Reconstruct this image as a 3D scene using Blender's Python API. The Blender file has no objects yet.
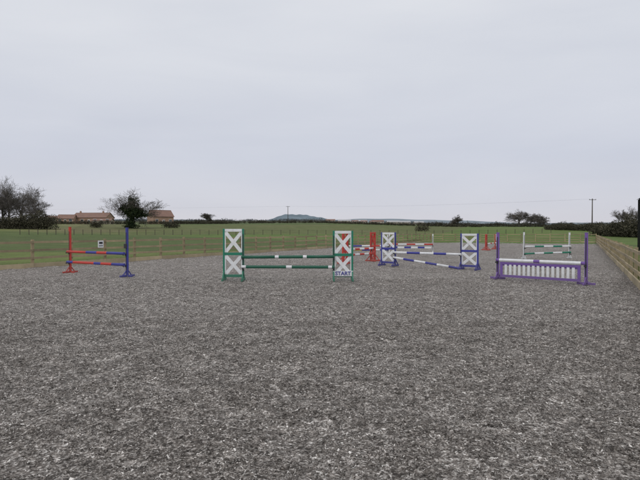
import bpy, math, random
import numpy as np
from mathutils import Vector, Matrix
random.seed(7); rng=np.random.default_rng(11)
H=231.0; F=490.0; HC=1.56; K=HC*F
scene=bpy.context.scene
scene.view_settings.view_transform='Standard'
try: scene.view_settings.look='None'
except Exception: pass
scene.view_settings.exposure=0; scene.view_settings.gamma=1
col=scene.collection

# ------------------------------------------------ materials
def newmat(name):
    m=bpy.data.materials.new(name); m.use_nodes=True
    nt=m.node_tree; b=nt.nodes['Principled BSDF']
    return m,nt,b
def N(nt,t,**kw):
    n=nt.nodes.new(t)
    for k,v in kw.items():
        if k in n.inputs: n.inputs[k].default_value=v
        else: setattr(n,k,v)
    return n
def ramp(nt,stops,interp='LINEAR'):
    r=nt.nodes.new('ShaderNodeValToRGB'); r.color_ramp.interpolation=interp
    e=r.color_ramp.elements
    while len(e)<len(stops): e.new(0.5)
    for i,(p,c) in enumerate(stops):
        e[i].position=p; e[i].color=(c[0],c[1],c[2],1)
    return r
def mix(nt,a,b,fac,mode='MIX'):
    m=nt.nodes.new('ShaderNodeMix'); m.data_type='RGBA'; m.blend_type=mode
    for s,v in ((6,a),(7,b),(0,fac)):
        if isinstance(v,bpy.types.NodeSocket): nt.links.new(v,m.inputs[s])
        elif s==0: m.inputs[0].default_value=v
        else: m.inputs[s].default_value=(v[0],v[1],v[2],1)
    return m.outputs[2]
def paint(name,c,rough=0.55,dirt=0.45):
    m,nt,b=newmat(name)
    tc=nt.nodes.new('ShaderNodeTexCoord')
    n=N(nt,'ShaderNodeTexNoise',Scale=9.0,Detail=6.0,Roughness=0.65); nt.links.new(tc.outputs['Object'],n.inputs['Vector'])
    r=ramp(nt,[(0.42,(0,0,0)),(0.72,(1,1,1))]); nt.links.new(n.outputs['Fac'],r.inputs[0])
    dirtc=[x*0.55+0.035 for x in c]
    mm=nt.nodes.new('ShaderNodeMath'); mm.operation='MULTIPLY'; mm.inputs[1].default_value=dirt; nt.links.new(r.outputs[0],mm.inputs[0])
    o=mix(nt,c,dirtc,mm.outputs[0])
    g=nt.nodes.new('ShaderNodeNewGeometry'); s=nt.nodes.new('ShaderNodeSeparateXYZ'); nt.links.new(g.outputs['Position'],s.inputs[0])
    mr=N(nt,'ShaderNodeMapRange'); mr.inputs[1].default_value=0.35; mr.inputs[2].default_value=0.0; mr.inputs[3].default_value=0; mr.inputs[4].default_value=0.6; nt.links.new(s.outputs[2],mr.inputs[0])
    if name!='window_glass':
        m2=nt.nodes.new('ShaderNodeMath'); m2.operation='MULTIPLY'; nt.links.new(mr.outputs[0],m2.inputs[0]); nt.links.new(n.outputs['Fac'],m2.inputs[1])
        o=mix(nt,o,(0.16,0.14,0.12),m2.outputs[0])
    nt.links.new(o,b.inputs['Base Color'])
    b.inputs['Roughness'].default_value=rough
    bp=N(nt,'ShaderNodeBump',Strength=0.15,Distance=0.01); nt.links.new(n.outputs['Fac'],bp.inputs['Height']); nt.links.new(bp.outputs[0],b.inputs['Normal'])
    return m
def wood(name,c1,c2,scale=1.0):
    m,nt,b=newmat(name)
    tc=nt.nodes.new('ShaderNodeTexCoord')
    n=N(nt,'ShaderNodeTexNoise',Scale=1.3*scale,Detail=8.0,Roughness=0.75); nt.links.new(tc.outputs['Object'],n.inputs['Vector'])
    r=ramp(nt,[(0.3,c2),(0.7,c1)]); nt.links.new(n.outputs['Fac'],r.inputs[0])
    g=nt.nodes.new('ShaderNodeNewGeometry')
    rr=ramp(nt,[(0,(0.7,0.71,0.69)),(1,(1.2,1.18,1.15))]); nt.links.new(g.outputs['Random Per Island'],rr.inputs[0])
    o=mix(nt,r.outputs[0],rr.outputs[0],1.0,'MULTIPLY'); nt.links.new(o,b.inputs['Base Color'])
    b.inputs['Roughness'].default_value=0.85
    n2=N(nt,'ShaderNodeTexNoise',Scale=25.0,Detail=4.0); nt.links.new(tc.outputs['Object'],n2.inputs['Vector'])
    bp=N(nt,'ShaderNodeBump',Strength=0.3,Distance=0.01); nt.links.new(n2.outputs['Fac'],bp.inputs['Height']); nt.links.new(bp.outputs[0],b.inputs['Normal'])
    return m
def island(name,stops,rough=0.9,clump=None):
    m,nt,b=newmat(name)
    g=nt.nodes.new('ShaderNodeNewGeometry'); r=ramp(nt,stops); nt.links.new(g.outputs['Random Per Island'],r.inputs[0])
    o=r.outputs[0]
    if clump:
        for sc,lo,hi in clump:
            n=N(nt,'ShaderNodeTexNoise',Scale=sc,Detail=7.0,Roughness=0.78); nt.links.new(g.outputs['Position'],n.inputs['Vector'])
            rr=ramp(nt,[(0.34,lo),(0.66,hi)]); nt.links.new(n.outputs['Fac'],rr.inputs[0]); o=mix(nt,o,rr.outputs[0],1.0,'MULTIPLY')
    nt.links.new(o,b.inputs['Base Color']); b.inputs['Roughness'].default_value=rough
    b.inputs['Specular IOR Level'].default_value=0.15
    return m
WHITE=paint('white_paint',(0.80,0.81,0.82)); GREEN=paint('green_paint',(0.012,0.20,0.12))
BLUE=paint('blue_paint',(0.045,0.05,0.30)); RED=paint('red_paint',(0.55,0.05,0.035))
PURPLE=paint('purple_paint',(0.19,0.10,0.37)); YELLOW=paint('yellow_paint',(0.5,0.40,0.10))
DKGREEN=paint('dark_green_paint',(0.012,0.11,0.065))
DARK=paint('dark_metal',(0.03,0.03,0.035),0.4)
FENCE=wood('weathered_fence_timber',(0.42,0.34,0.205),(0.25,0.205,0.13))
FENCE2=wood('kickboard_timber',(0.48,0.40,0.26),(0.31,0.255,0.165))
POLEW=wood('pole_timber',(0.10,0.08,0.06),(0.05,0.045,0.04))
BARK=wood('bark',(0.10,0.09,0.076),(0.06,0.054,0.046))
TWIG=wood('twigs',(0.16,0.14,0.125),(0.10,0.09,0.08))
IVY=island('ivy_leaves',[(0,(0.012,0.022,0.010)),(0.6,(0.03,0.046,0.02)),(1,(0.065,0.08,0.035))])
HEDGE=island('hedge_foliage',[(0,(0.03,0.03,0.02)),(0.5,(0.075,0.07,0.047)),(1,(0.125,0.115,0.08))])
FARH=island('hazed_distant_foliage',[(0,(0.10,0.11,0.115)),(1,(0.17,0.18,0.185))])  # foliage lightened to blue-grey, haze painted into its colour

# ------------------------------------------------ mesh builder
class MB:
    def __init__(s): s.v=[];s.f=[];s.m=[];s.mats=[];s.sm=[]
    def mi(s,mat):
        if mat not in s.mats: s.mats.append(mat)
        return s.mats.index(mat)
    def box(s,c,size,mat,M=None,bev=0.0):
        i=len(s.v); hx,hy,hz=[a/2 for a in size]; c=Vector(c)
        for x in(-1,1):
            for y in(-1,1):
                for z in(-1,1):
                    p=Vector((x*hx,y*hy,z*hz))
                    if M is not None: p=M@p
                    s.v.append(tuple(p+c))
        for q in((0,1,3,2),(4,6,7,5),(0,4,5,1),(2,3,7,6),(0,2,6,4),(1,5,7,3)):
            s.f.append([i+a for a in q]); s.m.append(s.mi(mat)); s.sm.append(False)
    def beam(s,p,q,w,t,mat,up=(0,0,1)):
        p=Vector(p);q=Vector(q);d=q-p;L=d.length;x=d/L;u=Vector(up)
        y=u.cross(x)
        if y.length<1e-4: y=Vector((0,1,0)).cross(x)
        y.normalize(); z=x.cross(y)
        M=Matrix((x,y,z)).transposed()
        s.box((p+q)/2,(L,w,t),mat,M)
    def tube(s,p,q,r1,r2,mat,n=8,cap=True,smooth=True):
        p=Vector(p);q=Vector(q);d=(q-p)
        if d.length<1e-6: return
        d.normalize(); a=d.orthogonal().normalized(); b=d.cross(a); i=len(s.v)
        for k in range(n):
            t=2*math.pi*k/n; o=a*math.cos(t)+b*math.sin(t); s.v.append(tuple(p+o*r1)); s.v.append(tuple(q+o*r2))
        mm=s.mi(mat)
        for k in range(n):
            k2=(k+1)%n
            s.f.append([i+2*k,i+2*k2,i+2*k2+1,i+2*k+1]); s.m.append(mm); s.sm.append(smooth)
        if cap:
            s.f.append([i+2*k for k in range(n)][::-1]); s.m.append(mm); s.sm.append(False)
            s.f.append([i+2*k+1 for k in range(n)]); s.m.append(mm); s.sm.append(False)
    def face(s,pts,mat):
        i=len(s.v); s.v+= [tuple(p) for p in pts]; s.f.append(list(range(i,i+len(pts)))); s.m.append(s.mi(mat)); s.sm.append(False)
    def obj(s,name,parent=None,loc=None,bevel=0):
        me=bpy.data.meshes.new(name); me.from_pydata(s.v,[],s.f)
        for m in s.mats: me.materials.append(m)
        me.polygons.foreach_set('material_index',s.m); me.polygons.foreach_set('use_smooth',s.sm); me.update()
        o=bpy.data.objects.new(name,me); col.objects.link(o)
        if parent: o.parent=parent
        if loc is not None: o.location=loc
        if bevel:
            b=o.modifiers.new('bevel','BEVEL'); b.width=bevel; b.segments=2; b.limit_method='ANGLE'
        return o
def quads_obj(name,V,mat):
    n=len(V); me=bpy.data.meshes.new(name)
    me.vertices.add(n*4); me.vertices.foreach_set('co',V.reshape(-1).astype(np.float32))
    me.loops.add(n*4); me.loops.foreach_set('vertex_index',np.arange(n*4,dtype=np.int32))
    me.polygons.add(n); me.polygons.foreach_set('loop_start',np.arange(0,n*4,4,dtype=np.int32))
    me.polygons.foreach_set('loop_total',np.full(n,4,dtype=np.int32))
    me.update(calc_edges=True); me.materials.append(mat)
    o=bpy.data.objects.new(name,me); col.objects.link(o); return o
def empty(name,loc,rotz=0):
    e=bpy.data.objects.new(name,None); e.empty_display_size=0.3; e.location=loc; e.rotation_euler=(0,0,rotz); col.objects.link(e); return e

# ------------------------------------------------ terrain
def sstep(x,a,b):
    t=np.clip((x-a)/(b-a),0,1); return t*t*(3-2*t)
def th(X,Y):
    X=np.asarray(X,float);Y=np.asarray(Y,float)
    r=np.hypot(X,Y); az=np.arctan2(X,Y)
    m=0.0205-(0.0205-0.0125)*sstep(az,-0.05,0.3)
    m=m*(0.80+0.2*sstep(r,150,900))
    rr=np.minimum(r,1500)
    w=sstep(r,45,230)
    und=0.35*np.sin(X*0.031+1)*np.cos(Y*0.024)*sstep(r,70,160)
    return -0.07+w*(1.3+m*rr*np.cos(np.clip(az,-1.1,1.1)))+und
def tz(X,Y): return float(th(X,Y))
radii=np.concatenate([[0.01],np.linspace(6,60,10),np.geomspace(66,4500,80)]); na=300
A=np.linspace(0,2*np.pi,na,endpoint=False)
R,AA=np.meshgrid(radii,A,indexing='ij'); X=R*np.sin(AA);Y=R*np.cos(AA);Z=th(X,Y)
V=np.stack([X,Y,Z],-1).reshape(-1,3)
faces=[]
for i in range(len(radii)-1):
    for j in range(na):
        j2=(j+1)%na; faces.append((i*na+j,i*na+j2,(i+1)*na+j2,(i+1)*na+j))
me=bpy.data.meshes.new('grass_field'); me.from_pydata(V.tolist(),[],faces); me.update()
me.flip_normals()
me.polygons.foreach_set('use_smooth',[True]*len(faces))
ter=bpy.data.objects.new('grass_field',me); col.objects.link(ter)
m,nt,b=newmat('pasture_grass'); g=nt.nodes.new('ShaderNodeNewGeometry'); P=g.outputs['Position']
n1=N(nt,'ShaderNodeTexNoise',Scale=0.02,Detail=5.0); n2=N(nt,'ShaderNodeTexNoise',Scale=0.35,Detail=9.0,Roughness=0.75)
n3=N(nt,'ShaderNodeTexNoise',Scale=5.0,Detail=6.0,Roughness=0.8)
for n in(n1,n2,n3): nt.links.new(P,n.inputs['Vector'])
r1=ramp(nt,[(0.35,(0.130,0.155,0.07)),(0.5,(0.135,0.178,0.068)),(0.65,(0.168,0.178,0.09))]); nt.links.new(n1.outputs['Fac'],r1.inputs[0])
r2=ramp(nt,[(0.3,(0.65,0.67,0.6)),(0.7,(1.25,1.2,1.15))]); nt.links.new(n2.outputs['Fac'],r2.inputs[0])
c=mix(nt,r1.outputs[0],r2.outputs[0],1.0,'MULTIPLY')
r3=ramp(nt,[(0.3,(0.6,0.62,0.55)),(0.7,(1.3,1.25,1.2))]); nt.links.new(n3.outputs['Fac'],r3.inputs[0])
c=mix(nt,c,r3.outputs[0],0.8,'MULTIPLY')
vo=N(nt,'ShaderNodeTexVoronoi',Scale=0.011)
mpv=nt.nodes.new('ShaderNodeMapping'); mpv.inputs['Scale'].default_value=(0.45,1.3,0.0); mpv.inputs['Rotation'].default_value=(0,0,0.12); nt.links.new(P,mpv.inputs[0]); nt.links.new(mpv.outputs[0],vo.inputs['Vector'])
sp=nt.nodes.new('ShaderNodeSeparateColor'); nt.links.new(vo.outputs['Color'],sp.inputs[0])
rp=ramp(nt,[(0,(0.75,0.8,0.85)),(0.3,(0.9,1.08,0.85)),(0.55,(1.1,1.1,1.0)),(0.75,(1.0,0.9,1.05)),(0.88,(1.3,1.15,1.35))],'CONSTANT'); nt.links.new(sp.outputs[0],rp.inputs[0])
c=mix(nt,c,rp.outputs[0],0.85,'MULTIPLY')
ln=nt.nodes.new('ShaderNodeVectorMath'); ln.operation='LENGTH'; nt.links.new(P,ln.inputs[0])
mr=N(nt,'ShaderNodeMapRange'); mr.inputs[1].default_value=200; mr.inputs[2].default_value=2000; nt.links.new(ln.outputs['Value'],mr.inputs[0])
c=mix(nt,c,(0.20,0.23,0.235),mr.outputs[0])  # aerial haze painted in: grass colour fades to blue-grey with distance
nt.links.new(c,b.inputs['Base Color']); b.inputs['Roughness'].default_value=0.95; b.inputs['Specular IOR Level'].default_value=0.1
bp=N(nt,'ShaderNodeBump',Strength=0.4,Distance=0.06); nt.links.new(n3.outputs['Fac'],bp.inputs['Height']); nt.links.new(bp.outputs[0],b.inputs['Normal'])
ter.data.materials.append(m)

# ------------------------------------------------ arena (a along, b right)
AN=math.radians(28.4); dx,dy=math.sin(AN),math.cos(AN); nx,ny=dy,-dx
BR,BL,AF,AB=1.29,-20.6,73.5,-9.0
def ab(a,b_,z=0): return (a*dx+b_*nx, a*dy+b_*ny, z)
wk=[(rng.uniform(0,2*np.pi),2*np.pi/rng.uniform(0.22,1.3),rng.uniform(0,6.28)) for _ in range(48)]
wl=[(rng.uniform(0,2*np.pi),2*np.pi/rng.uniform(3,9),rng.uniform(0,6.28)) for _ in range(8)]
def foot(X,Y):
    z=np.zeros_like(X)
    for t,k,p in wk: z+=np.sin((X*math.cos(t)+Y*math.sin(t))*k+p)*0.0030*min(1,7/k)
    for t,k,p in wl: z+=np.sin((X*math.cos(t)+Y*math.sin(t))*k+p)*0.004
    return z
aa=np.concatenate([np.arange(AB,25,0.07),np.arange(25,AF,0.35),[AF]]); bb=np.linspace(BL,BR,260)
AX,BB=np.meshgrid(aa,bb,indexing='ij'); X=AX*dx+BB*nx; Y=AX*dy+BB*ny; Z=foot(X,Y)
na_,nb_=AX.shape
idx=np.arange(na_*nb_).reshape(na_,nb_)
fc=np.stack([idx[:-1,:-1],idx[:-1,1:],idx[1:,1:],idx[1:,:-1]],-1).reshape(-1,4)[:,::-1]
me=bpy.data.meshes.new('arena_surface'); me.from_pydata(np.stack([X,Y,Z],-1).reshape(-1,3).tolist(),[],fc.tolist()); me.update()
if me.polygons[0].normal.z<0: me.flip_normals()
me.polygons.foreach_set('use_smooth',[True]*len(fc))
ar=bpy.data.objects.new('arena_surface',me); col.objects.link(ar)
CL=[(2.4,(0.74,0.73,0.72),(1.28,1.28,1.28)),(11.0,(0.50,0.49,0.48),(1.50,1.50,1.50)),(0.25,(0.90,0.885,0.87),(1.12,1.12,1.12))]
m,nt,b=newmat('fibre_rubber_footing'); g=nt.nodes.new('ShaderNodeNewGeometry'); P=g.outputs['Position']
nd=N(nt,'ShaderNodeTexNoise',Scale=14.0,Detail=3.0); nt.links.new(P,nd.inputs['Vector'])
ad=nt.nodes.new('ShaderNodeVectorMath'); ad.operation='MULTIPLY_ADD'; ad.inputs[1].default_value=(0.06,0.06,0.06); nt.links.new(nd.outputs['Color'],ad.inputs[0]); nt.links.new(P,ad.inputs[2])
v1=N(nt,'ShaderNodeTexVoronoi',Scale=80.0); nt.links.new(ad.outputs[0],v1.inputs['Vector'])
v2=N(nt,'ShaderNodeTexVoronoi',Scale=26.0); nt.links.new(ad.outputs[0],v2.inputs['Vector'])
s1=nt.nodes.new('ShaderNodeSeparateColor'); nt.links.new(v1.outputs['Color'],s1.inputs[0])
s2=nt.nodes.new('ShaderNodeSeparateColor'); nt.links.new(v2.outputs['Color'],s2.inputs[0])
c1=ramp(nt,[(0,(0.07,0.062,0.056)),(0.3,(0.17,0.153,0.138)),(0.6,(0.28,0.257,0.236)),(0.82,(0.42,0.395,0.37)),(1,(0.68,0.66,0.63))]); nt.links.new(s1.outputs[0],c1.inputs[0])
c2=ramp(nt,[(0,(0.5,0.49,0.48)),(0.5,(0.97,0.96,0.95)),(1,(1.75,1.75,1.75))]); nt.links.new(s2.outputs[0],c2.inputs[0])
c=mix(nt,c1.outputs[0],c2.outputs[0],0.8,'MULTIPLY')
bumpn=None
for sc,lo,hi in CL:
    n=N(nt,'ShaderNodeTexNoise',Scale=sc,Detail=7.0,Roughness=0.78); nt.links.new(P,n.inputs['Vector'])
    rr=ramp(nt,[(0.34,lo),(0.66,hi)]); nt.links.new(n.outputs['Fac'],rr.inputs[0]); c=mix(nt,c,rr.outputs[0],1.0,'MULTIPLY')
    if sc==11.0: bumpn=n
nt.links.new(c,b.inputs['Base Color']); b.inputs['Roughness'].default_value=0.9; b.inputs['Specular IOR Level'].default_value=0.2
bp=N(nt,'ShaderNodeBump',Strength=1.0,Distance=0.010); nt.links.new(s1.outputs[1],bp.inputs['Height'])
bp2=N(nt,'ShaderNodeBump',Strength=1.0,Distance=0.04); nt.links.new(bumpn.outputs['Fac'],bp2.inputs['Height']); nt.links.new(bp2.outputs[0],bp.inputs['Normal'])
nt.links.new(bp.outputs[0],b.inputs['Normal'])
ar.data.materials.append(m)

def flakes(n,y0,y1,L0,L1):
    Y=rng.uniform(0,1,n)**0.8*(y1-y0)+y0; X=rng.uniform(-1,1,n)*(Y*0.72+1.2)
    bcoord=X*nx+Y*ny
    k=(bcoord<BR-0.1)&(bcoord>BL+0.2); X=X[k];Y=Y[k]; n=len(X)
    cl=np.zeros(n)
    for t,kk,p in wk[:20]: cl+=np.sin((X*math.cos(t)+Y*math.sin(t))*kk+p)
    k=rng.uniform(0,1,n)<0.60+cl*0.09; X=X[k];Y=Y[k];n=len(X)
    Z=foot(X,Y)+rng.uniform(0.0,0.010,n)
    L=rng.uniform(L0,L1,n)/2*rng.choice([0.6,1,1,1.4],n); W=L*rng.uniform(0.15,0.6,n)
    t=rng.uniform(0,6.28,n); tilt=rng.normal(0,0.38,n); roll=rng.normal(0,0.5,n)
    a=np.stack([np.cos(t)*np.cos(tilt),np.sin(t)*np.cos(tilt),np.sin(tilt)],-1)*L[:,None]
    bv=np.stack([-np.sin(t)*np.cos(roll),np.cos(t)*np.cos(roll),np.sin(roll)],-1)*W[:,None]
    C=np.stack([X,Y,Z],-1)
    j=lambda:rng.uniform(0.4,1.2,(n,1))
    return np.stack([C-a*j()-bv*j(),C+a*j()-bv*j(),C+a*j()+bv*j(),C-a*j()+bv*j()],1)
V=np.concatenate([flakes(380000,1.8,8.5,0.007,0.024),flakes(150000,8,16,0.014,0.032)])
CH=island('footing_chips',[(0,(0.055,0.049,0.044)),(0.35,(0.14,0.126,0.113)),(0.65,(0.27,0.247,0.226)),(0.86,(0.42,0.395,0.37)),(1,(0.72,0.70,0.67))],0.85,CL)
quads_obj('loose_footing_chips',V,CH)

# ------------------------------------------------ fences
def fence(name,p,q,h=1.2,sp=1.8,side=1,rails=(1.08,0.74,0.42)):
    p=Vector(p);q=Vector(q);d=q-p;L=d.length;d.normalize();nrm=Vector((-d.y,d.x,0))*side
    mb=MB(); n=int(round(L/sp)); M=Matrix((d,Vector((-d.y,d.x,0)),Vector((0,0,1)))).transposed()
    s=L/n
    for i in range(n+1):
        c=p+d*(i*s); hh=h+random.uniform(-0.02,0.02)
        lean=Matrix.Rotation(random.uniform(-.012,.012),3,'Y')@Matrix.Rotation(random.uniform(-.012,.012),3,'X')
        mb.box(c+Vector((0,0,hh/2-0.1)),(0.1,0.1,hh+0.2),FENCE,M@lean)
        if i<n:
            for rh in rails:
                a=c+d*0.003-nrm*0.072+Vector((0,0,rh+random.uniform(-.012,.012))); e=c+d*(s-0.003)-nrm*0.072+Vector((0,0,rh+random.uniform(-.012,.012)))
                mb.beam(a,e,0.038,0.095,FENCE)
            a=c+d*0.003-nrm*0.076+Vector((0,0,0.06)); e=a+d*(s-0.006)
            mb.beam(a,e,0.045,0.26,FENCE2)
    return mb.obj(name)
fence('wooden_rail_fence',ab(AB,BL-0.1),ab(AF,BL-0.1),side=1)
fence('wooden_rail_fence',ab(AB,BR+0.1),ab(AF,BR+0.1),h=1.04,side=-1,rails=(0.95,0.66,0.38))
fence('wooden_rail_fence',ab(AF+0.1,BL),ab(AF+0.1,BR),side=-1)
mb=MB(); e=empty('fence_notice_sign',ab(0,0))
def on_left(u):
    t=(u-320)/F
    return (t*BL*ny-BL*nx)/(dx-t*dy)
a=on_left(99); p=ab(a,BL+0.12,0.93); e.location=p; e.rotation_euler=(0,0,math.pi/2-AN)
mb.box((0,0,0),(0.30,0.02,0.34),WHITE); mb.obj('board',e,bevel=0.004)
mb=MB(); mb.box((0,-0.0125,0.06),(0.2,0.004,0.1),DARK); mb.box((0,-0.0125,-0.06),(0.22,0.004,0.02),DARK); mb.box((0,-0.0125,-0.1),(0.22,0.004,0.02),DARK); mb.obj('lettering',e)

def tufts(name,pts,n,h0,h1,mat,spread):
    pts=np.array(pts); k=rng.integers(0,len(pts),n)
    C=pts[k]+np.stack([rng.normal(0,spread,n),rng.normal(0,spread,n),np.zeros(n)],-1)
    C[:,2]=th(C[:,0],C[:,1])-0.02
    bco=C[:,0]*nx+C[:,1]*ny
    ok=(bco<BL-0.18)|(bco>BR+0.2); C=C[ok]; n=len(C)
    hh=rng.uniform(h0,h1,n); t=rng.uniform(0,6.28,n); w=rng.uniform(0.004,0.012,n)
    D=np.stack([np.cos(t)*w,np.sin(t)*w,np.zeros(n)],-1); L=np.stack([rng.normal(0,.3,n)*hh,rng.normal(0,.3,n)*hh,hh],-1)
    return quads_obj(name,np.stack([C-D,C+D,C+L+D*.2,C+L-D*.2],1),mat)
GT=island('rough_grass',[(0,(0.08,0.105,0.035)),(0.6,(0.145,0.175,0.065)),(1,(0.28,0.25,0.14))])
pts=[ab(a,BL-0.45,0) for a in np.arange(-5,70,0.2)]+[ab(a,BR+0.5,0) for a in np.arange(3,60,0.2)]
tufts('grass_verge',pts,90000,0.08,0.30,GT,0.28)

# ------------------------------------------------ jumps
def pole(name,p,q,cols,parent,r=0.048,fr=None):
    mb=MB(); p=Vector(p);q=Vector(q); n=len(cols)
    if fr is None: fr=[i/n for i in range(n+1)]
    for i,c in enumerate(cols):
        mb.tube(p.lerp(q,fr[i]),p.lerp(q,fr[i+1]),r,r,c,14,cap=(i in(0,n-1)))
    return mb.obj(name,parent)
def cup(mb,x,z,s,mat):
    mb.box((x,-0.055,z-0.05),(0.05,0.02,0.09),mat)
    mb.box((x,-0.11,z-0.06),(0.045,0.10,0.012),mat)
    mb.box((x,-0.163,z-0.045),(0.045,0.012,0.045),mat)
def wing(parent,x0,w,h,c1,c2,inner,heights,tag):
    mb=MB(); t=0.06
    for sx in(-1,1): mb.box((x0+sx*(w/2-t/2),0,h/2+0.03),(t,t,h-0.06),c1)
    for z in(h-0.05,h*0.52,0.16): mb.box((x0,0,z),(w-2*t-0.002,0.05,0.085),c1 if z<h*.8 else c2)
    mb.obj(tag+'_frame',parent,bevel=0.006)
    mb=MB()
    for z0,z1 in((0.16+0.05,h*0.52-0.045),(h*0.52+0.045,h-0.095)):
        xi=w/2-t-0.03
        mb.beam((x0-xi,0.012,z0+0.02),(x0+xi,0.012,z1-0.02),0.018,0.105,c2)
        mb.beam((x0-xi,-0.012,z1-0.02),(x0+xi,-0.012,z0+0.02),0.018,0.105,c2)
        for sx in (-1,1): mb.box((x0+sx*(w/2-t-0.014),0,(z0+z1)/2),(0.024,0.046,z1-z0-0.004),c2)
    mb.obj(tag+'_cross_panels',parent)
    mb=MB()
    for sx in(-1,1):
        mb.box((x0+sx*(w/2-t/2),0,0.045),(0.055,0.62,0.07),c1)
        for sy in(-1,1):
            mb.beam((x0+sx*(w/2-t/2),sy*0.24,0.08),(x0+sx*(w/2-t/2),sy*0.045,0.30),0.035,0.035,c1,up=(1,0,0))
    mb.obj(tag+'_feet',parent,bevel=0.006)
    mb=MB(); xx=x0+inner*(w/2-t/2)
    for z in heights: cup(mb,xx,z,1,DARK)
    mb.box((xx,-0.0335,h*0.5),(0.028,0.006,h*0.8),DARK)
    mb.obj(tag+'_cups',parent)
def upright(parent,x0,h,c1,heights,tag,t=0.07,foot_c=None,fl=0.26):
    mb=MB(); mb.box((x0,0,h/2+0.03),(t,t,h-0.06),c1); mb.box((x0,0,h+0.003),(t+0.012,t+0.012,0.02),c1); mb.obj(tag+'_post',parent,bevel=0.006)
    fc=foot_c or c1
    mb=MB(); mb.box((x0,t/2+fl/2,0.04),(0.05,fl,0.06),fc); mb.box((x0,-t/2-fl/2,0.04),(0.05,fl,0.06),fc)
    fx=fl*0.8
    mb.box((x0+t/2+fx/2,0,0.04),(fx,0.05,0.06),fc); mb.box((x0-t/2-fx/2,0,0.04),(fx,0.05,0.06),fc)
    for s in(-1,1): mb.beam((x0,s*0.16,0.07),(x0,s*0.04,0.22),0.03,0.03,fc,up=(1,0,0))
    mb.obj(tag+'_foot',parent,bevel=0.005)
    mb=MB()
    for z in heights: cup(mb,x0,z,1,DARK)
    mb.box((x0,-t/2-0.0035,h*0.5),(0.028,0.006,h*0.82),DARK)
    mb.obj(tag+'_cups',parent)
def jump(pl,pr):
    pl=Vector((*pl,0));pr=Vector((*pr,0)); c=(pl+pr)/2; d=pr-pl
    e=empty('show_jump',(c.x,c.y,0.0),math.atan2(d.y,d.x)); return e,d.length/2
def U(u,v):
    Y=K/(v-H); return ((u-320)/F*Y,Y)
# 1 green START jump
e,L=jump(U(233.5,281),U(343,281)); w=0.66; h=1.63
wing(e,-L,w,h,GREEN,WHITE,1,(0.75,0.44),'wing_a'); wing(e,L,w-.02,h-.06,GREEN,WHITE,-1,(0.75,0.44),'wing_b')
a0=-L+w/2-0.07; a1=L-w/2+0.07
pole('top_pole',(a0,-0.11,0.75),(a1,-0.11,0.765),[DKGREEN,WHITE,DKGREEN,WHITE,DKGREEN],e,fr=[0,.36,.40,.66,.70,1])
pole('lower_pole',(a0,-0.11,0.45),(a1,-0.11,0.44),[WHITE,DKGREEN,WHITE,DKGREEN,WHITE,DKGREEN],e,fr=[0,.05,.48,.54,.93,.97,1])
mb=MB(); mb.box((L,-0.06,0.235),(0.62,0.018,0.17),WHITE); mb.obj('start_board',e,bevel=0.004)
cu=bpy.data.curves.new('start_text','FONT'); cu.body='START'; cu.size=0.165; cu.align_x='CENTER'; cu.align_y='CENTER'; cu.extrude=0.003; cu.offset=0.004
tmp=bpy.data.objects.new('tmp',cu); col.objects.link(tmp); bpy.context.view_layer.update()
tm=bpy.data.meshes.new_from_object(tmp.evaluated_get(bpy.context.evaluated_depsgraph_get())); bpy.data.objects.remove(tmp)
tm.materials.clear(); tm.materials.append(BLUE)
to=bpy.data.objects.new('start_lettering',tm); col.objects.link(to); to.parent=e; to.location=(L,-0.074,0.235); to.rotation_euler=(math.pi/2,0,0)
# 2 red/blue upright
e,L=jump(U(70,273),U(127,277))
upright(e,-L,1.70,RED,(0.80,0.42),'post_a'); upright(e,L,1.66,BLUE,(0.80,0.42),'post_b')
pole('top_pole',(-L,-0.115,0.80),(L,-0.115,0.80),[RED,BLUE,RED,BLUE],e,fr=[0,.36,.55,.72,1])
pole('lower_pole',(-L,-0.115,0.42),(L,-0.115,0.42),[BLUE,RED,BLUE,RED,BLUE],e,fr=[0,.12,.5,.62,.8,1])
mb=MB(); mb.box((L,-0.07,1.05),(0.11,0.05,0.16),DARK); mb.obj('spare_cup',e,bevel=0.008)
# 3 blue wings
e,L=jump(U(388.5,266),U(469.5,270)); w=0.74; h=1.5
wing(e,-L,w,h,BLUE,WHITE,1,(0.62,0.40),'wing_a'); wing(e,L,w,h-.04,BLUE,WHITE,-1,(0.62,),'wing_b')
a0=-L+w/2-0.07; a1=L-w/2+0.07
pole('top_pole',(a0,-0.11,0.62),(a1,-0.11,0.62),[WHITE,BLUE,WHITE,BLUE,WHITE],e,fr=[0,.22,.42,.62,.8,1])
pole('diagonal_pole',(a0,-0.11,0.40),(a1+0.05,-0.22,0.055),[WHITE,BLUE,WHITE,BLUE,WHITE,BLUE],e)
# 4 purple gate
e,L=jump(U(498,279),U(586.5,285))
upright(e,-L,1.50,PURPLE,(0.60,),'post_a',t=0.075); upright(e,L,1.50,PURPLE,(0.60,),'post_b',t=0.075)
pole('top_pole',(-L,-0.12,0.63),(L,-0.12,0.63),[PURPLE,WHITE,PURPLE,WHITE,PURPLE],e,fr=[0,.04,.45,.52,.96,1])
mb=MB(); gl=2*L-0.24
mb.box((0,-0.1,0.53),(gl,0.04,0.075),PURPLE); mb.box((0,-0.1,0.125),(gl,0.04,0.075),PURPLE)
for s in(-1,1): mb.box((s*(gl/2-0.04),-0.1,0.328),(0.08,0.04,0.325),PURPLE)
mb.box((0,-0.088,0.47),(gl-0.165,0.012,0.04),PURPLE)
mb.obj('gate_frame',e,bevel=0.004)
mb=MB(); npk=15
for i in range(npk):
    x=-(gl/2-0.19)+(gl-0.38)*i/(npk-1); mb.box((x,-0.115,0.328),(0.078,0.014,0.325),WHITE)
mb.obj('gate_pickets',e,bevel=0.003)
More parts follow.
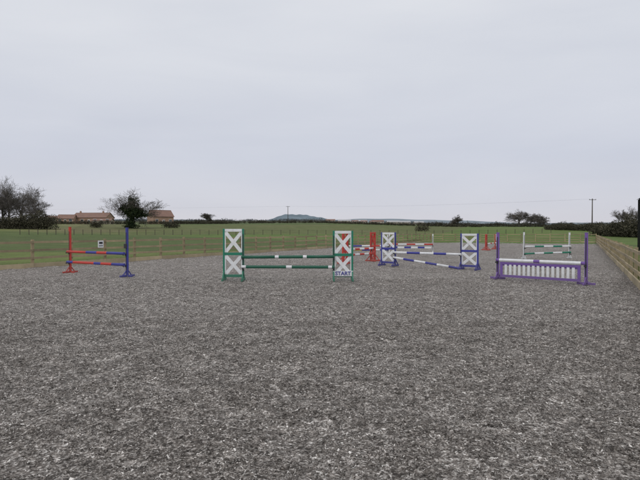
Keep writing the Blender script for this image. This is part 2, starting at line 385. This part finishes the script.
# 5 red wings behind
e,L=jump((1.2,23.2),(2.72,25.2)); w=0.5; h=1.5
wing(e,-L,w,h,RED,RED,1,(0.65,),'wing_a'); wing(e,L,w,h,RED,RED,-1,(0.65,),'wing_b')
pole('top_pole',(-L+.2,-0.11,0.68),(L-.2,-0.11,0.68),[WHITE,RED,WHITE,RED,WHITE],e)
pole('lower_pole',(-L+.2,-0.11,0.42),(L-.2,-0.11,0.42),[RED,WHITE,RED,WHITE,RED],e)
# 6 coloured planks
e,L=jump((1.4,30.5),(4.35,31.5))
upright(e,-L,1.3,WHITE,(0.6,),'post_a'); upright(e,L,1.3,WHITE,(0.6,),'post_b')
pole('top_pole',(-L,-0.115,0.62),(L,-0.115,0.62),[WHITE,BLUE,WHITE,RED,WHITE],e)
pole('lower_pole',(-L,-0.115,0.36),(L,-0.115,0.36),[BLUE,YELLOW,BLUE,WHITE,BLUE],e)
e,L=jump((4.75,33.5),(7.6,33.0))
upright(e,-L,1.35,WHITE,(0.6,),'post_a'); upright(e,L,1.35,WHITE,(0.6,),'post_b')
pole('top_pole',(-L,-0.115,0.66),(L,-0.115,0.66),[RED,WHITE,RED,WHITE,RED],e)
mb=MB()
for i,c in enumerate([BLUE,WHITE,BLUE,WHITE,BLUE,WHITE]): mb.box((-L+0.1+(2*L-.2)*(i+.5)/6,-0.1,0.45),((2*L-.2)/6-0.002,0.03,0.12),c)
mb.obj('plank',e)
# 7 white uprights
e,L=jump(U(524,259),U(569.5,258.5))
upright(e,-L,1.48,WHITE,(0.64,.3),'post_a',fl=.16); upright(e,L,1.46,WHITE,(0.64,.3),'post_b',fl=.16)
pole('top_pole',(-L,-0.115,0.70),(L,-0.115,0.70),[WHITE,GREEN,WHITE,GREEN,WHITE],e)
pole('lower_pole',(-L,-0.115,0.30),(L,-0.115,0.36),[GREEN,WHITE,GREEN,WHITE,GREEN],e)
# 8 far red
e,L=jump((13.4,39.5),(15.0,41.8))
wing(e,-L,.45,1.3,RED,RED,1,(0.5,),'wing_a'); wing(e,L,.45,1.3,RED,WHITE,-1,(0.5,),'wing_b')
pole('top_pole',(-L+.2,-0.11,0.55),(L-.2,-0.11,0.55),[WHITE,RED,WHITE,RED,WHITE],e)

# ------------------------------------------------ trees
def rnd_perp(d):
    v=Vector((random.gauss(0,1),random.gauss(0,1),random.gauss(0,1))); v-=d*v.dot(d); return v.normalized()
def grow(mb,p,d,L,r,depth,maxd,spread=0.75,rmin=0.02):
    segs=4 if depth<2 else 3; n=6 if depth<2 else (4 if depth<3 else 3)
    pr=r
    for i in range(segs):
        d=(d+rnd_perp(d)*0.16+Vector((0,0,0.04))).normalized()
        p2=p+d*(L/segs); r2=r*(1-0.5*(i+1)/segs)
        mb.tube(p,p2,max(pr,rmin),max(r2,rmin*0.7),BARK if depth<3 else TWIG,n,cap=False)
        p=p2; pr=r2
        if depth<maxd and i>=(1 if depth==0 else 0):
            for _ in range(2 if depth<maxd-1 else 3):
                dd=(d*random.uniform(0.55,1.0)+rnd_perp(d)*spread*random.uniform(0.6,1.3)+Vector((0,0,0.08))).normalized()
                grow(mb,p.copy(),dd,L*random.uniform(0.5,0.76),r2*random.uniform(0.42,0.6),depth+1,maxd,spread,rmin)
def bare_tree(name,u,Y,hgt,maxd=4,spread=0.8,seed=0,width=None,rmin=0.02):
    """width: crown width in metres"""
    random.seed(seed); X=(u-320)/F*Y; z=tz(X,Y); e=empty(name,(X,Y,z-0.1)); mb=MB()
    grow(mb,Vector((0,0,0)),Vector((0,0,1)),hgt*0.44,hgt*0.026,0,maxd,spread,rmin)
    zs=max(v[2] for v in mb.v); k=hgt/zs
    xs=sorted(v[0] for v in mb.v); cw=(xs[int(len(xs)*.995)]-xs[int(len(xs)*.005)])
    kx=(width/cw) if width else k
    sh=-(xs[int(len(xs)*.995)]+xs[int(len(xs)*.005)])/2*kx
    mb.v=[(a*kx+sh*min(1,max(0,c*k/hgt)*1.4),b_*kx,c*k) for a,b_,c in mb.v]
    mb.obj('trunk_and_branches',e); return e
def leafmass(name,blobs,n,size,mat,parent=None):
    out=[]; vol=[(b[1][0]*b[1][1]*b[1][2]) for b in blobs]; tot=sum(vol)
    for (c,rad),v in zip(blobs,vol):
        k=max(30,int(n*v/tot)); d=rng.normal(0,1,(k,3)); d/=np.linalg.norm(d,axis=1)[:,None]
        ph=rng.uniform(0,6.28,6)
        lump=1+0.18*np.sin(d[:,0]*5+ph[0])+0.18*np.sin(d[:,1]*6+ph[1])+0.14*np.sin(d[:,2]*7+ph[2]+d[:,0]*4)
        rr=rng.uniform(0,1,k)**0.45*lump
        out.append(np.array(c)+d*rr[:,None]*np.array(rad))
    C=np.concatenate(out); k=len(C)
    a=rng.normal(0,1,(k,3)); a/=np.linalg.norm(a,axis=1)[:,None]; b_=np.cross(a,rng.normal(0,1,(k,3))); b_/=np.linalg.norm(b_,axis=1)[:,None]
    s=(rng.uniform(0.5,1.3,k)*size/2)[:,None]
    o=quads_obj(name,np.stack([C-a*s,C-b_*s*.7,C+a*s,C+b_*s*.7],1),mat)
    if parent: o.parent=parent
    return o
e=bare_tree('ivy_clad_tree',131,140,12.0,4,0.95,8,15.5,0.022)
bl=[((0,0,2.4),(1.3,1.2,2.6)),((0.5,0,4.9),(2.6,2.2,2.0)),((-1.9,0.2,5.8),(1.7,1.5,1.4)),((2.4,0,4.6),(1.9,1.6,1.6)),((0.6,0,7.4),(1.7,1.5,1.8)),((3.8,.2,3.8),(1.2,1.1,0.8)),((0,0,.7),(2.4,1.6,0.9))]
leafmass('ivy',bl,9500,0.36,IVY,e)
for i,(u,Y,h,wd) in enumerate([(3,128,14.0,11),(19,135,12.4,10),(32,130,10.4,8.5),(-14,126,14.5,11),(11,140,12.5,9)]):
    bare_tree('bare_tree',u,Y,h,4,0.85,20+i,wd,0.020)
bare_tree('bare_tree',519,230,9.0,4,0.95,41,11,0.03); bare_tree('bare_tree',530,238,7.2,4,0.95,42,8,0.03); bare_tree('bare_tree',540,225,6.2,4,0.9,43,7,0.03)
bare_tree('bare_tree',458,240,6,4,0.8,44,5.5,0.035); bare_tree('bare_tree',207,260,6,4,0.8,45,6,0.035); bare_tree('bare_tree',626,120,6.5,4,0.9,46,6.5,0.018)

def hedge(name,u0,Y0,u1,Y1,h,n,size=0.35,mat=HEDGE,gap=0.0,w=1.0):
    X0=(u0-320)/F*Y0;X1=(u1-320)/F*Y1; L=math.hypot(X1-X0,Y1-Y0); k=max(2,int(L/(h*0.7))); bl=[]
    ph=random.uniform(0,6)
    for i in range(k+1):
        if random.random()<gap: continue
        t=i/k; x=X0+(X1-X0)*t+random.uniform(-.3,.3); y=Y0+(Y1-Y0)*t; hh=h*(1+0.18*math.sin(i*.7+ph)+random.uniform(-.08,.08))
        bl.append(((x,y,tz(x,y)+hh*0.42),(h*0.75*w,h*0.55*w,hh*0.55)))
    return leafmass(name,bl,n,size,mat)
random.seed(5)
hedge('hedge',-20,122,46,124,3.8,22000,0.3,w=1.1)
hedge('hedge',46,175,230,215,1.4,20000,0.25,gap=0.04)
hedge('hedge',92,140,100,141,1.6,900,0.28); hedge('hedge',166,150,176,150,2.0,1400,0.28)
hedge('hedge',160,238,330,280,1.6,16000,0.3,gap=0.06)
hedge('hedge',20,330,420,420,2.2,16000,0.45,gap=0.1)
hedge('hedge',330,230,480,200,1.1,12000,0.28,gap=0.06)
hedge('hedge',420,270,600,240,2.4,24000,0.35,gap=0.03)
hedge('hedge',548,150,600,130,1.8,12000,0.28,gap=0.03)
hedge('hedge',600,100,650,84,3.0,20000,0.28,w=1.1)
hedge('hedge',418,150,426,150,1.8,1000,0.3)
bl=[]
for i in range(260):
    u=random.uniform(-60,700); Y=random.uniform(700,1400); X=(u-320)/F*Y; s=random.uniform(2,4.5)
    bl.append(((X,Y,tz(X,Y)+s*0.4),(s*random.uniform(2,6),s,s*0.7)))
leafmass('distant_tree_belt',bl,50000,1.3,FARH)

def hill(name,u,Y,wpx,top_v,colr,depth=600,seed=1):
    X0=(u-320)/F*Y; W=wpx/F*Y; top=HC+(H-top_v)/F*Y; zb=tz(X0,Y)-5; r_=np.random.default_rng(seed)
    nx_,ny_=90,14; vs=[];fs=[]
    ph=r_.uniform(0,6.28,6)
    for i in range(nx_):
        for j in range(ny_):
            a=-1+2*i/(nx_-1); c=-1+2*j/(ny_-1)
            f=max(0,1-abs(a)**2.2)*max(0,1-c*c)
            z=zb+(top-zb)*f*(1+0.06*math.sin(a*5+ph[0])+0.03*math.sin(a*13+ph[1])+0.02*math.sin(a*37+ph[2]))
            vs.append((X0+a*W/2,Y+c*depth/2,z))
    for i in range(nx_-1):
        for j in range(ny_-1): fs.append((i*ny_+j,(i+1)*ny_+j,(i+1)*ny_+j+1,i*ny_+j+1))
    me=bpy.data.meshes.new(name); me.from_pydata(vs,[],fs); me.update(); me.polygons.foreach_set('use_smooth',[True]*len(fs))
    m,nt,b=newmat(name+'_hazed_woodland'); g=nt.nodes.new('ShaderNodeNewGeometry'); n=N(nt,'ShaderNodeTexNoise',Scale=0.012,Detail=7.0,Roughness=0.7); nt.links.new(g.outputs['Position'],n.inputs['Vector'])
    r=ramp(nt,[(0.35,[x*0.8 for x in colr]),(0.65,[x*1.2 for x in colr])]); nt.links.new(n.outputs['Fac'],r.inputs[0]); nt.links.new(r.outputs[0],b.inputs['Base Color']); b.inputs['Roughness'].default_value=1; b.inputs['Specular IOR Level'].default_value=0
    me.materials.append(m); o=bpy.data.objects.new(name,me); col.objects.link(o)
hill('distant_hill',299,2600,84,214.5,(0.18,0.225,0.255))  # hill base colours carry painted haze, paler and bluer than the woodland itself
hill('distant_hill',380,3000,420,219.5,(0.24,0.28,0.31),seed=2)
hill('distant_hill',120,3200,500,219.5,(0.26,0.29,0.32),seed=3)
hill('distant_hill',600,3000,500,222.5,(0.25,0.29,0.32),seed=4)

# ------------------------------------------------ buildings
def brickmat(name,c,c2,sc=4.0):
    m,nt,b=newmat(name); tc=nt.nodes.new('ShaderNodeTexCoord')
    n=N(nt,'ShaderNodeTexNoise',Scale=sc*0.2,Detail=8.0,Roughness=0.8); nt.links.new(tc.outputs['Object'],n.inputs['Vector'])
    r=ramp(nt,[(0.35,c2),(0.65,c)]); nt.links.new(n.outputs['Fac'],r.inputs[0]); nt.links.new(r.outputs[0],b.inputs['Base Color']); b.inputs['Roughness'].default_value=0.9
    wv=N(nt,'ShaderNodeTexWave',Scale=sc); wv.bands_direction='Z'; nt.links.new(tc.outputs['Object'],wv.inputs['Vector'])
    bp=N(nt,'ShaderNodeBump',Strength=0.4,Distance=0.03); nt.links.new(wv.outputs['Fac'],bp.inputs['Height']); nt.links.new(bp.outputs[0],b.inputs['Normal'])
    return m
BRICK=brickmat('red_brick',(0.42,0.28,0.20),(0.33,0.21,0.15)); TILE=brickmat('clay_pantiles',(0.27,0.16,0.12),(0.20,0.125,0.10),3)
RENDERM=brickmat('pale_render',(0.55,0.47,0.39),(0.42,0.36,0.30)); GLASS=paint('window_glass',(0.03,0.035,0.04),0.1,0.1)
GREYROOF=brickmat('grey_sheet',(0.5,0.5,0.5),(0.38,0.38,0.39),2)
def house(name,u0,u1,Y,hw,hr,dep,wall,roof,yaw=0,nwin=4,chim=True):
    X0=(u0-320)/F*Y;X1=(u1-320)/F*Y; L=(X1-X0); xc=(X0+X1)/2; e=empty(name,(xc,Y,tz(xc,Y)-0.3),yaw)
    mb=MB(); mb.box((0,0,hw/2),(L,dep,hw),wall)
    for s in(-1,1):
        x=s*(L/2)
        mb.face([(x,-dep/2,hw+.001),(x,dep/2,hw+.001),(x,0,hr)],wall)
    mb.obj('walls',e)
    mb=MB(); o=0.35
    for s in(-1,1):
        sl=(hr-hw)/(dep/2); y1=s*(dep/2+o); z1=hw-o*sl
        mb.face([(-L/2-o,0,hr+.12),(L/2+o,0,hr+.12),(L/2+o,y1,z1+.12),(-L/2-o,y1,z1+.12)],roof)
        mb.face([(-L/2-o,0,hr+.02),(L/2+o,0,hr+.02),(L/2+o,y1,z1),(-L/2-o,y1,z1)],roof)
    mb.box((0,0,hr+.13),(L+2*o,0.25,0.12),roof)
    mb.obj('roof',e)
    if chim:
        mb=MB()
        for x in(-L*.38,L*.3):
            mb.box((x,0,hr+.35),(0.7,0.6,1.1),wall); mb.tube((x,0,hr+.9),(x,0,hr+1.2),.13,.11,roof)
        mb.obj('chimneys',e)
    mw=MB(); mf=MB()
    for i in range(nwin):
        x=-L/2+L*(i+.5)/nwin
        if i==nwin//2:
            mf.box((x,-dep/2-.03,1.15),(1.1,.06,2.3),WHITE); mw.box((x,-dep/2-.07,1.1),(.9,.03,2.0),POLEW)
        else:
            mf.box((x,-dep/2-.03,1.9),(1.4,.06,1.3),WHITE)
            for q in(-1,1): mw.box((x+q*.33,-dep/2-.07,1.9),(.58,.03,1.1),GLASS)
    mf.obj('window_frames',e); mw.obj('windows_and_door',e)
house('brick_house',76,111,245,3.4,5.7,8,BRICK,TILE,-0.1,5,True)
house('farm_outbuilding',60,75,240,2.8,4.6,6,BRICK,TILE,0.15,3,False)
house('farm_outbuilding',46,59,255,2.5,4.0,6,RENDERM,TILE,0.0,3,False)
house('brick_house',150,171,235,4.0,6.9,7,BRICK,TILE,0.75,3,False)
house('farm_outbuilding',94,112,228,1.9,2.8,4,RENDERM,TILE,0.05,3,False)
for i in range(7):
    u=325+i*15+random.uniform(-3,3); house('distant_farm_shed',u,u+random.uniform(8,13),620+random.uniform(-30,60),2.8,4.4,9,RENDERM,random.choice([GREYROOF,TILE,GREYROOF]),0,4,False)
for i in range(3):
    u=352+i*9; house('distant_farm_shed',u,u+6,480,1.8,3.2,8,RENDERM,TILE,0,3,False)
BL_=wood('black_weatherboard',(0.022,0.024,0.022),(0.012,0.013,0.012))
e=empty('timber_barn',(21.7,32.0,-0.05),-AN)
mb=MB(); mb.box((4,5,2.1),(8,10,4.2),BL_)
for i in range(34): mb.box((-0.012,i*0.3,2.1),(0.024,0.04,4.18),BL_)
for i in range(27): mb.box((i*0.3,-0.012,2.1),(0.04,0.024,4.18),BL_)
for y in(0,10): mb.face([(0,y,4.201),(8,y,4.201),(4,y,5.6)],BL_)
mb.obj('walls',e)
mb=MB()
mb.face([(-.15,-.2,4.18),(-.15,10.05,4.18),(4,10.05,5.68),(4,-.2,5.68)],DARK); mb.face([(8.15,-.2,4.18),(8.15,10.05,4.18),(4,10.05,5.68),(4,-.2,5.68)],DARK)
mb.obj('roof',e)
mb=MB(); mb.box((4,-.05,1.3),(2.6,.05,2.6),POLEW); mb.box((4,-.09,1.3),(.1,.03,2.6),BL_); mb.obj('door',e)

# ------------------------------------------------ utility poles + wires
tops=[]
def upole(u,Y,h):
    X=(u-320)/F*Y; z=tz(X,Y); e=empty('utility_pole',(X,Y,z))
    mb=MB(); mb.tube((0,0,-.3),(0,0,h),.16,.11,POLEW,10); mb.obj('post',e)
    mb=MB(); mb.box((0,-.14,h-.35),(1.9,.1,.12),POLEW)
    for x in(-.85,0,.85): mb.tube((x,-.14,h-.29),(x,-.14,h-.08),.05,.04,DARK,8)
    mb.obj('crossarm_and_insulators',e); tops.append(Vector((X,Y,z+h-.1)))
upole(592,135,8.8); upole(288,245,8.6)
upole(-150,330,9.0)
mb=MB()
for a,b_ in((0,1),(1,2)):
    for o in(-.85,.85):
        p,q=tops[a],tops[b_]; prev=None
        for i in range(25):
            t=i/24; c=p.lerp(q,t)+Vector((o,-.14,-1.8*4*t*(1-t)*0.5))
            if prev: mb.tube(prev,c,.006,.006,DARK,4,False)
            prev=c
mb.obj('overhead_wires')
mb=MB()
for i in range(60):
    u0=20+i*9.0; Y0=95+i*0.5; X0=(u0-320)/F*Y0; z=tz(X0,Y0)
    mb.box((X0,Y0,z+.5),(.09,.09,1.2),POLEW)
    u1=20+(i+1)*9.0;Y1=95+(i+1)*.5;X1=(u1-320)/F*Y1;z1=tz(X1,Y1)
    for hh in(.95,.55): mb.tube((X0,Y0,z+hh),(X1,Y1,z1+hh),.006,.006,POLEW,4,False)
mb.obj('paddock_fence')

# ------------------------------------------------ world / light / camera
w=bpy.data.worlds.new('World'); scene.world=w; w.use_nodes=True; nt=w.node_tree
bg=nt.nodes['Background']; bg.inputs[1].default_value=0.1
sk=nt.nodes.new('ShaderNodeTexSky'); sk.sky_type='NISHITA'; sk.sun_disc=False; sk.sun_elevation=math.radians(38); sk.sun_rotation=math.radians(200)
tc=nt.nodes.new('ShaderNodeTexCoord'); sx=nt.nodes.new('ShaderNodeSeparateXYZ'); nt.links.new(tc.outputs['Generated'],sx.inputs[0])
rz=ramp(nt,[(0.0,(0.670,0.660,0.712)),(0.05,(0.620,0.628,0.700)),(0.14,(0.612,0.636,0.722)),(0.30,(0.685,0.708,0.772)),(0.5,(0.735,0.755,0.808)),(1,(0.84,0.855,0.89))]); nt.links.new(sx.outputs[2],rz.inputs[0])
mp=nt.nodes.new('ShaderNodeMapping'); mp.inputs['Scale'].default_value=(1.2,1.2,5.5); mp.inputs['Rotation'].default_value=(0.10,0.12,0); nt.links.new(tc.outputs['Generated'],mp.inputs[0])
cn=N(nt,'ShaderNodeTexNoise',Scale=1.6,Detail=6.0,Roughness=0.5,Distortion=0.4); nt.links.new(mp.outputs[0],cn.inputs['Vector'])
cr=ramp(nt,[(0.3,(0.95,0.955,0.965)),(0.7,(1.05,1.045,1.03))]); nt.links.new(cn.outputs['Fac'],cr.inputs[0])
cc=mix(nt,rz.outputs[0],cr.outputs[0],1.0,'MULTIPLY')
sc_=nt.nodes.new('ShaderNodeVectorMath'); sc_.operation='SCALE'; sc_.inputs[3].default_value=10.0; nt.links.new(cc,sc_.inputs[0])
fin=mix(nt,sk.outputs[0],sc_.outputs[0],0.96); nt.links.new(fin,bg.inputs[0])
sl=bpy.data.lights.new('sun','SUN'); sl.energy=0.75; sl.angle=math.radians(25); sl.color=(1,0.97,0.93)
so=bpy.data.objects.new('sun',sl); col.objects.link(so)
el=math.radians(38); az=math.radians(200); dv=Vector((math.sin(az)*math.cos(el),math.cos(az)*math.cos(el),math.sin(el)))
so.rotation_euler=dv.to_track_quat('Z','Y').to_euler()
cam=bpy.data.cameras.new('camera'); co=bpy.data.objects.new('camera',cam); col.objects.link(co)
cam.sensor_width=36; cam.lens=36*F/640; cam.clip_end=8000; cam.clip_start=0.05
co.location=(0,0,HC); co.rotation_euler=(math.radians(90)-math.atan((240-H)/F),0,0)
scene.camera=co
